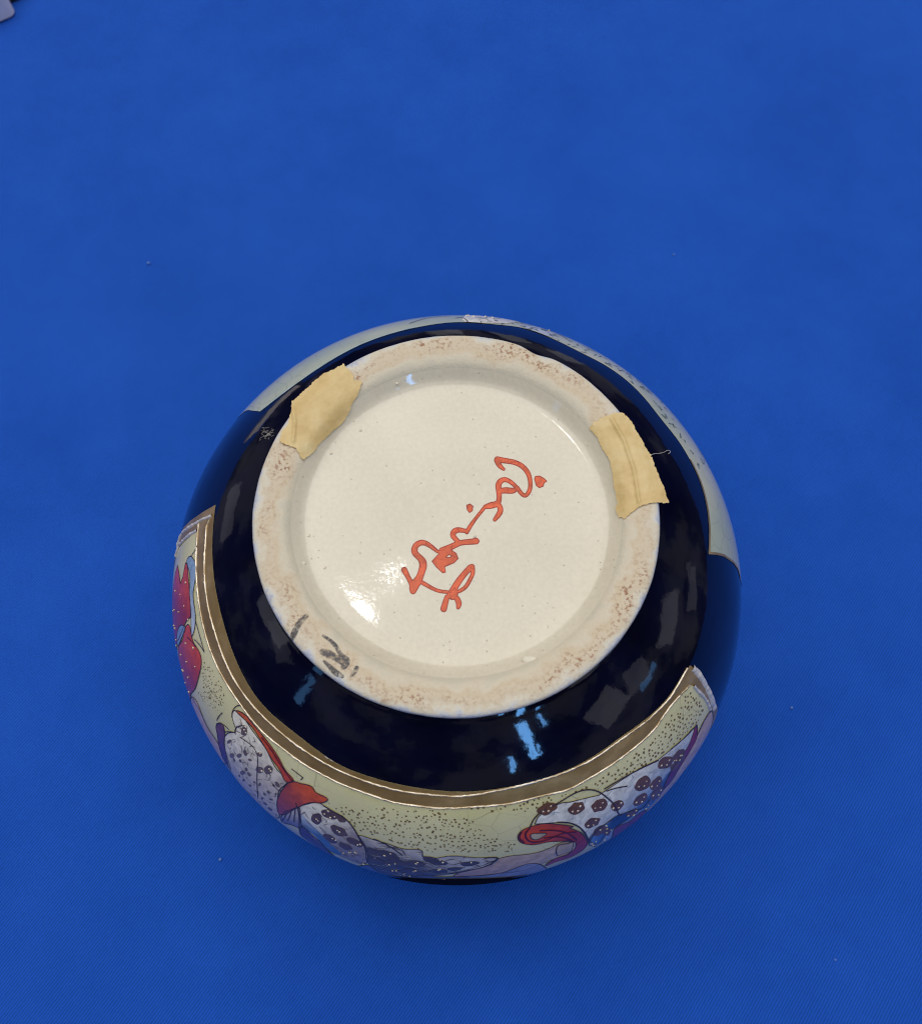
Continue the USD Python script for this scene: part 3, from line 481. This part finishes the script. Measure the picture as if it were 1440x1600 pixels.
# stippled gold ground
dots = []
def stipple(px, sp_, r, keep=1.0, jit=.25):
    g = uvpoly(px).intersection(panel_poly).difference(band.buffer(.0004)); x0, y0, x1, y1 = g.bounds
    for k, y in enumerate(np.arange(y0, y1, sp_ * .87)):
        for x in np.arange(x0 + (k % 2) * sp_ / 2, x1, sp_):
            a, b = x + rng.normal() * sp_ * jit, y + rng.normal() * sp_ * jit
            if rng.random() < keep and g.contains(Point(a, b)): dots.append(Point(a, b).buffer(r * rng.uniform(.6, 1.25), quad_segs=2))
stipple(z4((-1000, 840), (-400, 850), (0, 850), (150, 780), (330, 700)) + [(1000, 1173), (1030, 1143), (1062, 1096), (1078, 1080), (1095, 1098), (1100, 1112), (1086, 1132), (1060, 1156), (1030, 1180), (1000, 1200), (975, 1212), (940, 1226)] + z4((200, 790), (0, 880), (-200, 960), (-300, 1010), (-700, 1010), (-1000, 960)), .00165, .00038, .85, .2)
stipple(z2((420, 440), (600, 480), (900, 480), (1440, 520)) + z3((300, 560), (500, 620), (600, 760), (880, 800), (850, 900), (0, 910)) + z2((1200, 860), (850, 770), (700, 680), (560, 540)), .00135, .00031, .62, .35)
stipple([(316, 1030), (326, 1036), (352, 1080), (345, 1112), (335, 1098), (318, 1075), (312, 1050)], .0011, .00024, .55, .4)
stipple(z1((300, 0), (480, 0), (560, 120), (520, 200), (420, 150), (330, 90)), .0011, .00024, .6, .4)
sub('stipple_dots', unary_union(dots), 'line_paint', .00018, lin(122, 100, 60), .0004, kind='stuff')

# ---- back panel
CUT = math.radians(-100)
bedge = smooth_line([(407, 643), (447, 612), (507, 570), (557, 542), (607, 523), (660, 510), (720, 503.5), (778, 507.5), (813, 512), (840, 520), (871, 533), (907, 551), (940, 568), (974, 591), (1007, 623), (1034, 657), (1057, 686), (1079, 722), (1095, 758), (1104, 796), (1107, 830), (1106, 866)])
bu = on_body(bedge); e1 = on_body(dens([(407, 643), (396, 642), (383, 640), (378, 642)], 3)); e2 = on_body(dens([(1106, 866), (1119, 867), (1131, 870), (1145, 880), (1157, 897)], 3))
a0, a1 = e1[-1, 0], e2[-1, 0]
bpoly = clean(Polygon(np.vstack([bu[::-1], e1, np.stack([np.linspace(a0, a1, 40), np.full(40, VMAX)], 1), e2[::-1]])))
back = decal('picture_panel', bpoly, 'sage_crackle', vase, .00010, step=.0012, label='pale green back panel seen edge on beyond the foot')
def bsub(name, uv, m, h, c=None, step=.0007, **k): return decal(name, uv.intersection(bpoly), m, back, h, c, step, **k)
bsub('gilt_border', LineString(bu[int(len(bu) * .84):]).buffer(.0008).union(LineString(e2).buffer(.0009)), 'gilt_band', .00016)
bsub('pale_line', LineString(bu[:int(len(bu) * .30)]).buffer(.00055), 'enamel', .00018, lin(176, 200, 214))
bsub('white_robe', uvpoly([(722, 500), (728, 490), (760, 488), (800, 493), (813, 503), (790, 506), (750, 505), (728, 505)]), 'enamel', .0002, WHITE)
bsub('white_robe', uvpoly([(812, 510), (836, 508), (860, 520), (870, 530), (842, 522)]), 'enamel', .0002, lin(206, 210, 214))
bsub('outline', unary_union([stroke_uv(p, .0005) for p in ([(712, 498), (722, 497), (732, 505)], [(800, 495), (815, 504), (828, 507)], [(640, 506), (670, 497), (700, 493)], [(845, 512), (870, 520), (885, 530)])]), 'line_paint', .00026, lin(80, 72, 60))
bl = []
for _ in range(150):
    t = rng.uniform(.40, .86); b = bedge[int(t * len(bedge))]; d = b - C0; d /= np.linalg.norm(d); p0 = b + d * rng.uniform(4, 40) * min(1, .25 + 2 * max(0, t - .5))
    m = on_body([p0])[0]
    if np.isnan(m).any(): continue
    bl.append(LineString([m + rng.normal(size=2) * .0007, m + rng.normal(size=2) * .0009, m + rng.normal(size=2) * .0007]).buffer(.00018, quad_segs=2))
bsub('grass_marks', unary_union(bl), 'line_paint', .00024, lin(92, 104, 92), .0005, kind='stuff')
for x, y in [(728, 492), (731, 490), (757, 492), (768, 494), (739, 493), (855, 514)]:
    m = on_body([(x, y)])[0]; s = trimesh.creation.icosphere(1, .00042); s.apply_translation(body_point(m[0], m[1], .0001)); obj('gold_bead', s, 'bead_gold', back, smooth=True)

# ---------------------------------------------------------------- marks on the base
def flat(name, poly, mat_, parent, h, mapper, color=None, step=.0006, cr=fr, cz=fz, bulge=0.0, **data):
    """A coat on the foot or its floor; poly in picture measure, mapped onto the surface."""
    p, f = fill(poly, step); m = mapper(p); hh = h
    if bulge:
        d = shapely.distance(poly.boundary, shapely.points(p)); hh = h + bulge * np.sqrt(np.clip(d / 2.0, 0, 1))
    v = foot_point(m[:, 0], m[:, 1], hh, cr, cz); bad = np.isnan(v).any(1); f = f[~bad[f].any(1)]; v = np.nan_to_num(v)
    f = up_facing(v, f, lambda c: np.tile([0, 0, 1.0], (len(c), 1)))
    col = None
    if color is not None: col = color(p) if callable(color) else np.tile(color, (len(v), 1))
    return obj(name, trimesh.Trimesh(v, f, process=False), mat_, parent, smooth=True, col=col, **data)
def brush(pts):
    """A stroke of changing width through (x, y, width)."""
    p = np.array(pts, float)
    if len(p) > 2:
        t = np.concatenate([[0], np.cumsum(np.hypot(*np.diff(p[:, :2], axis=0).T))]); c = CubicSpline(t, p, bc_type='natural'); p = c(np.linspace(0, t[-1], max(8, int(t[-1] / 8))))
    return unary_union([unary_union([Point(a[:2]).buffer(max(a[2], 4) / 2, quad_segs=6), Point(b[:2]).buffer(max(b[2], 4) / 2, quad_segs=6)]).convex_hull for a, b in zip(p[:-1], p[1:])])
upper = [brush([(905, 150, 34), (925, 190, 30), (960, 222, 14)]), brush([(908, 142, 36), (960, 152, 34), (1050, 168, 30), (1120, 208, 30), (1162, 270, 27), (1174, 340, 24), (1164, 400, 24), (1130, 434, 22), (1096, 410, 22), (1068, 372, 26)]),
    brush([(1068, 372, 20), (1020, 328, 24), (960, 306, 30), (925, 330, 36), (920, 390, 34), (924, 450, 30), (915, 490, 32), (865, 512, 42), (812, 524, 24)]), brush([(922, 400, 28), (985, 392, 40), (1050, 388, 28), (1066, 368, 16)]),
    brush([(915, 500, 30), (934, 550, 34), (910, 600, 30), (888, 628, 20)]), brush([(806, 530, 18), (740, 612, 17), (690, 682, 22), (664, 728, 24)]),
    brush([(668, 722, 22), (620, 712, 28), (570, 718, 36), (552, 748, 34), (572, 782, 28), (600, 806, 22)]), brush([(738, 800, 42), (690, 806, 36), (610, 815, 34), (530, 850, 40), (460, 872, 30)]),
    Polygon([(460, 862), (440, 905), (388, 962), (420, 1005), (470, 1052), (490, 1048), (482, 1005), (560, 972), (592, 940), (576, 900), (540, 875), (500, 855)], [[(486, 936), (518, 905), (548, 918), (530, 934)]]),
    brush([(430, 885, 16), (370, 838, 26), (300, 812, 34), (252, 842, 38), (246, 890, 40), (284, 932, 40), (310, 970, 50), (300, 1050, 46), (275, 1110, 54), (238, 1170, 62), (232, 1202, 40)]), brush([(162, 1032, 38), (192, 1088, 28), (225, 1150, 34)]),
    brush([(300, 1130, 24), (360, 1165, 22), (430, 1198, 18), (505, 1210, 20)]), brush([(704, 1008, 38), (712, 1050, 24), (690, 1110, 22), (650, 1172, 22), (598, 1206, 18)]), brush([(692, 1012, 38), (640, 1068, 38), (590, 1135, 42), (560, 1190, 50), (550, 1230, 76)]),
    brush([(505, 1250, 30), (490, 1300, 38), (478, 1345, 42)]), brush([(585, 1262, 34), (600, 1306, 34), (594, 1334, 20)])]
sig = unary_union(upper).buffer(6).simplify(.8)
sig = Polygon(sig.exterior, [h for h in sig.interiors if Polygon(h).area > 120]) if sig.geom_type == 'Polygon' else MultiPolygon([Polygon(g.exterior, [h for h in g.interiors if Polygon(h).area > 120]) for g in sig.geoms])
dotsig = [Polygon([(1208, 300), (1215, 280), (1250, 278), (1285, 298), (1305, 318), (1285, 330), (1275, 360), (1245, 370), (1222, 352)]).buffer(4), Polygon([(662, 512), (690, 502), (712, 520), (708, 555), (686, 570), (668, 548)]).buffer(4)]
topx = lambda g: shapely.transform(g, lambda c: np.array([600, 690]) + c / 5.143)
cracks = unary_union([LineString([(x, y), (x + 60 * math.cos(t), y + 60 * math.sin(t)), (x + 85 * math.cos(t + .4), y + 85 * math.sin(t + .4))]).buffer(2.6) for x, y, t in [(rng.uniform(150, 1180), rng.uniform(130, 1330), rng.uniform(0, 6.28)) for _ in range(260)]])
for g in [*getattr(sig, 'geoms', [sig]), *dotsig]:
    gp = topx(g); core = topx(g.buffer(-8).difference(cracks))
    dcol, lcol = lin(158, 34, 18), lin(222, 98, 58)
    def c(p, gp=gp, core=core):
        ins = shapely.distance(core, shapely.points(p)); t = np.clip(1 - ins / .45, 0, 1)[:, None]
        return dcol * (1 - t) + lcol * t
    flat('signature_stroke', gp, 'red_enamel', base, .00004, on_foot, c, step=.55, bulge=.00003)
def z6(g): return shapely.transform(g, lambda c: np.array([380, 900]) + c / 6)
for st in [[brush([(592, 375, 36), (545, 420, 44), (505, 480, 52), (472, 550, 50), (462, 592, 30)])],
           [brush([(750, 562, 20), (820, 610, 30), (880, 680, 36), (920, 745, 40), (965, 800, 66), (940, 855, 50)]), brush([(748, 712, 60), (800, 732, 70), (860, 765, 56), (920, 800, 60)]), brush([(760, 800, 24), (820, 862, 40), (880, 915, 50), (925, 942, 34)])],
           [brush([(1062, 862, 36), (1042, 905, 36), (1010, 940, 18)])]]:
    g = unary_union(st)
    for q_ in getattr(g, 'geoms', [g]): flat('pencil_mark', z6(q_.buffer(3).simplify(.8)), 'graphite', foot, .00006, on_foot, step=1.5)
# blob of glaze and small pimples in the base glaze
def dome(name, px, rx, ry, h, m, par):
    a = on_foot([px])[0]; s = trimesh.creation.icosphere(2, 1.0); s.apply_scale([rx, ry, h]); s.apply_translation(foot_point(a[0], a[1], 0)); obj(name, s, m, par, smooth=True)
dome('glaze_drip', (828, 1031), .0021, .0013, .0006, 'base_glaze', base)
for px in [(482, 837), (475, 880), (507, 887), (517, 708), (620, 599), (563, 672), (742, 838)]: dome('glaze_pimple', px, .00045, .00045, .00035, 'base_glaze', base)

# ---------------------------------------------------------------- masking tape
def tape_piece(px, label, ridge, seed):
    c = dens(np.vstack([px, px[:1]]), 1.6); j = (fbm(np.stack([c[:, 0] * .35, c[:, 1] * .35, 0 * c[:, 0]], 1), 3, seed) - .5) * 4.0
    nn = np.gradient(c, axis=0); nn = np.stack([-nn[:, 1], nn[:, 0]], 1) / np.maximum(np.linalg.norm(nn, axis=1), 1e-6)[:, None]
    poly = clean(Polygon(c + nn * j[:, None])); poly = max(getattr(poly, 'geoms', [poly]), key=lambda g: g.area)
    p, f = fill(poly, 2.0); m = on_tape(p)
    rl = LineString(ridge); d = shapely.distance(rl, shapely.points(p)); db = shapely.distance(poly.boundary, shapely.points(p))
    h = .00022 + .00055 * np.exp(-(d / 3.0) ** 2) + .0003 * (fbm(np.stack([p[:, 0] * .06, p[:, 1] * .06, 0 * d], 1), 3, seed + 3) - .35) + .00035 * np.exp(-db / 4.0) * (fbm(np.stack([p[:, 0] * .1, p[:, 1] * .1, 0 * d], 1), 2, seed + 6))
    top = foot_point(m[:, 0], m[:, 1], np.maximum(h, .00018), tr_, tz_); bot = foot_point(m[:, 0], m[:, 1], np.maximum(h, .00018) - .00014, tr_, tz_)
    bad = np.isnan(top).any(1); f = f[~bad[f].any(1)]; top, bot = np.nan_to_num(top), np.nan_to_num(bot); f = up_facing(top, f, lambda c: np.tile([0, 0, 1.0], (len(c), 1)))
    e = np.sort(np.concatenate([f[:, [0, 1]], f[:, [1, 2]], f[:, [2, 0]]]), 1); ed = np.concatenate([f[:, [0, 1]], f[:, [1, 2]], f[:, [2, 0]]]); u, inv, cnt = np.unique(e, axis=0, return_inverse=True, return_counts=True)
    b = ed[cnt[inv.ravel()] == 1]; N = len(p)
    F = np.vstack([f, f[:, ::-1] + N, np.stack([b[:, 1], b[:, 0], b[:, 0] + N], 1), np.stack([b[:, 1], b[:, 0] + N, b[:, 1] + N], 1)])
    obj('masking_tape', trimesh.Trimesh(np.vstack([top, bot]), F, process=False), 'tape', smooth=40, label=label, category='tape')
t1 = [(240 + x / 3, 480 + y / 3) for x, y in [(890, 272), (930, 310), (942, 345), (975, 352), (963, 390), (930, 450), (905, 505), (880, 545), (835, 580), (790, 622), (740, 682), (702, 715), (685, 700), (668, 662), (620, 648), (592, 634), (602, 590), (634, 545), (648, 490), (652, 452), (700, 402), (800, 315)]]
t2 = [(720 + x / 3, 480 + y / 3) for x, y in [(755, 498), (780, 520), (798, 545), (830, 600), (862, 660), (885, 690), (905, 750), (940, 830), (970, 920), (935, 918), (880, 920), (835, 937), (800, 965), (770, 990), (745, 985), (725, 950), (737, 920), (727, 870), (712, 780), (702, 720), (662, 660), (640, 610), (602, 568), (620, 545), (670, 515), (720, 500)]]
tape_piece(t1, 'shorter masking tape piece with a folded end, stuck on the left of the foot ring', [(458, 630), (461, 660), (458, 690)], 11)
tape_piece(t2, 'longer masking tape strip stuck on the right of the foot ring with a lengthwise crease', [(955, 655), (975, 690), (990, 735), (998, 785)], 23)

# ---------------------------------------------------------------- fluff
def tube(pts, r, k=5):
    p = np.asarray(pts, float); t = np.gradient(p, axis=0); t /= np.linalg.norm(t, axis=1)[:, None]; a = np.cross(t, [.3, .2, .93]); a /= np.linalg.norm(a, axis=1)[:, None]; b = np.cross(t, a)
    an = np.linspace(0, 2 * math.pi, k, endpoint=False); v = (p[:, None] + r * (a[:, None] * np.cos(an)[None, :, None] + b[:, None] * np.sin(an)[None, :, None])).reshape(-1, 3)
    i = np.arange(len(p) - 1)[:, None] * k; j = np.arange(k)[None]; q_ = (j + 1) % k
    return trimesh.Trimesh(v, np.concatenate([np.stack([i + j, i + k + q_, i + k + j], -1).reshape(-1, 3), np.stack([i + j, i + q_, i + k + q_], -1).reshape(-1, 3)]), process=False)
tuft = []
cpt = on_body([(419, 679)])[0]
for k in range(16):
    a = rng.uniform(0, 6.28); L = rng.uniform(.0015, .0042); w = a + np.cumsum(np.concatenate([[0], rng.normal(0, .35, 13)])) + rng.uniform(-2.6, 2.6) * np.linspace(0, 1, 14)
    uv = cpt + rng.normal(size=2) * [.0012, .0007] + np.cumsum(np.stack([np.cos(w), np.sin(w)], 1) * L / 14, 0)
    hh = .0002 + np.abs(np.cumsum(rng.normal(0, .00016, 14))); tuft.append(tube(body_point(uv[:, 0], uv[:, 1], hh), .000032))
obj('lint_tuft', trimesh.util.concatenate(tuft), 'fibre', label='small pale lint tuft clinging to the cobalt glaze beside the folded tape', category='lint')
hp = smooth_line([(1014, 712), (1022, 711), (1034, 709), (1041, 706), (1044, 708), (1041, 711)], 1.0); uv = on_body(hp)
obj('stray_fibre', tube(body_point(uv[:, 0], uv[:, 1], .0006 + .0004 * np.sin(np.linspace(0, 3, len(uv)))), .00007), 'fibre', label='thin hooked fibre sticking out from the right tape over dark glaze', category='fibre')
def on_plane(px, z=0.0):
    px = np.asarray(px, float); d = DIR + RT * (px[0] - 720) / FPX - UP * (px[1] - 800) / FPX; return EYE + d * (z - EYE[2]) / d[2]
for px, r, where in [((232, 411), .0010, 'far up to the left of the vase'), ((1052, 398), .0008, 'above and right of the vase'), ((1236, 1106), .0008, 'just right of the white panel corner'), ((344, 1343), .0009, 'just below the left figures'), ((1304, 1500), .0006, 'near the bottom right corner')]:
    s = trimesh.creation.icosphere(2, 1.0); s.vertices *= (.7 + .6 * fbm(s.vertices * 1.5, 2, int(px[0])))[:, None]; s.apply_scale([r * .55, r * .55, r * .3]); s.apply_translation(on_plane(px) + [0, 0, .0004])
    obj('lint_speck', s, 'lint', smooth=True, label='tiny pale lint speck on the cloth, ' + where, category='lint', group='lint specks on the cloth')

# ---------------------------------------------------------------- the thing cut off by the picture's corner
c0, c1 = on_plane((-40, 14), .012), on_plane((14, -9), .012)
dish = thing('white_dish', 'pale pinkish dish over a black slab, cut off by the top left picture corner', 'dish')
ux = (c1 - c0) / np.linalg.norm(c1 - c0); ny = np.array([-ux[1], ux[0], 0]); 
def slab(L0, L1, W0, W1, z0, z1_, rad):
    from shapely.geometry import box
    g = box(L0 + rad, W0 + rad, L1 - rad, W1 - rad).buffer(rad, quad_segs=8)
    rings = [(0, -.15), (.15, -.05), (.5, 0), (.85, -.05), (1, -.15)]; h = z1_ - z0
    m = trimesh.creation.extrude_polygon(g, h, engine='earcut'); m.apply_translation([0, 0, z0])
    T = np.eye(4); T[:3, 0], T[:3, 1], T[:3, 2] = ux, ny, [0, 0, 1]; T[:3, 3] = [c0[0], c0[1], 0]; m.apply_transform(T); return m
Lc = np.linalg.norm(c1 - c0)
obj('tray', slab(-.10, Lc - .001, 0.0, .12, .001, .012, .004), 'pale_pink', dish, smooth=30)
obj('foot', slab(-.08, Lc + .010, .010, .11, 0.0, .0095, .004), 'plain_black', dish, smooth=30)  # black slab under the tray, reaching past its right end
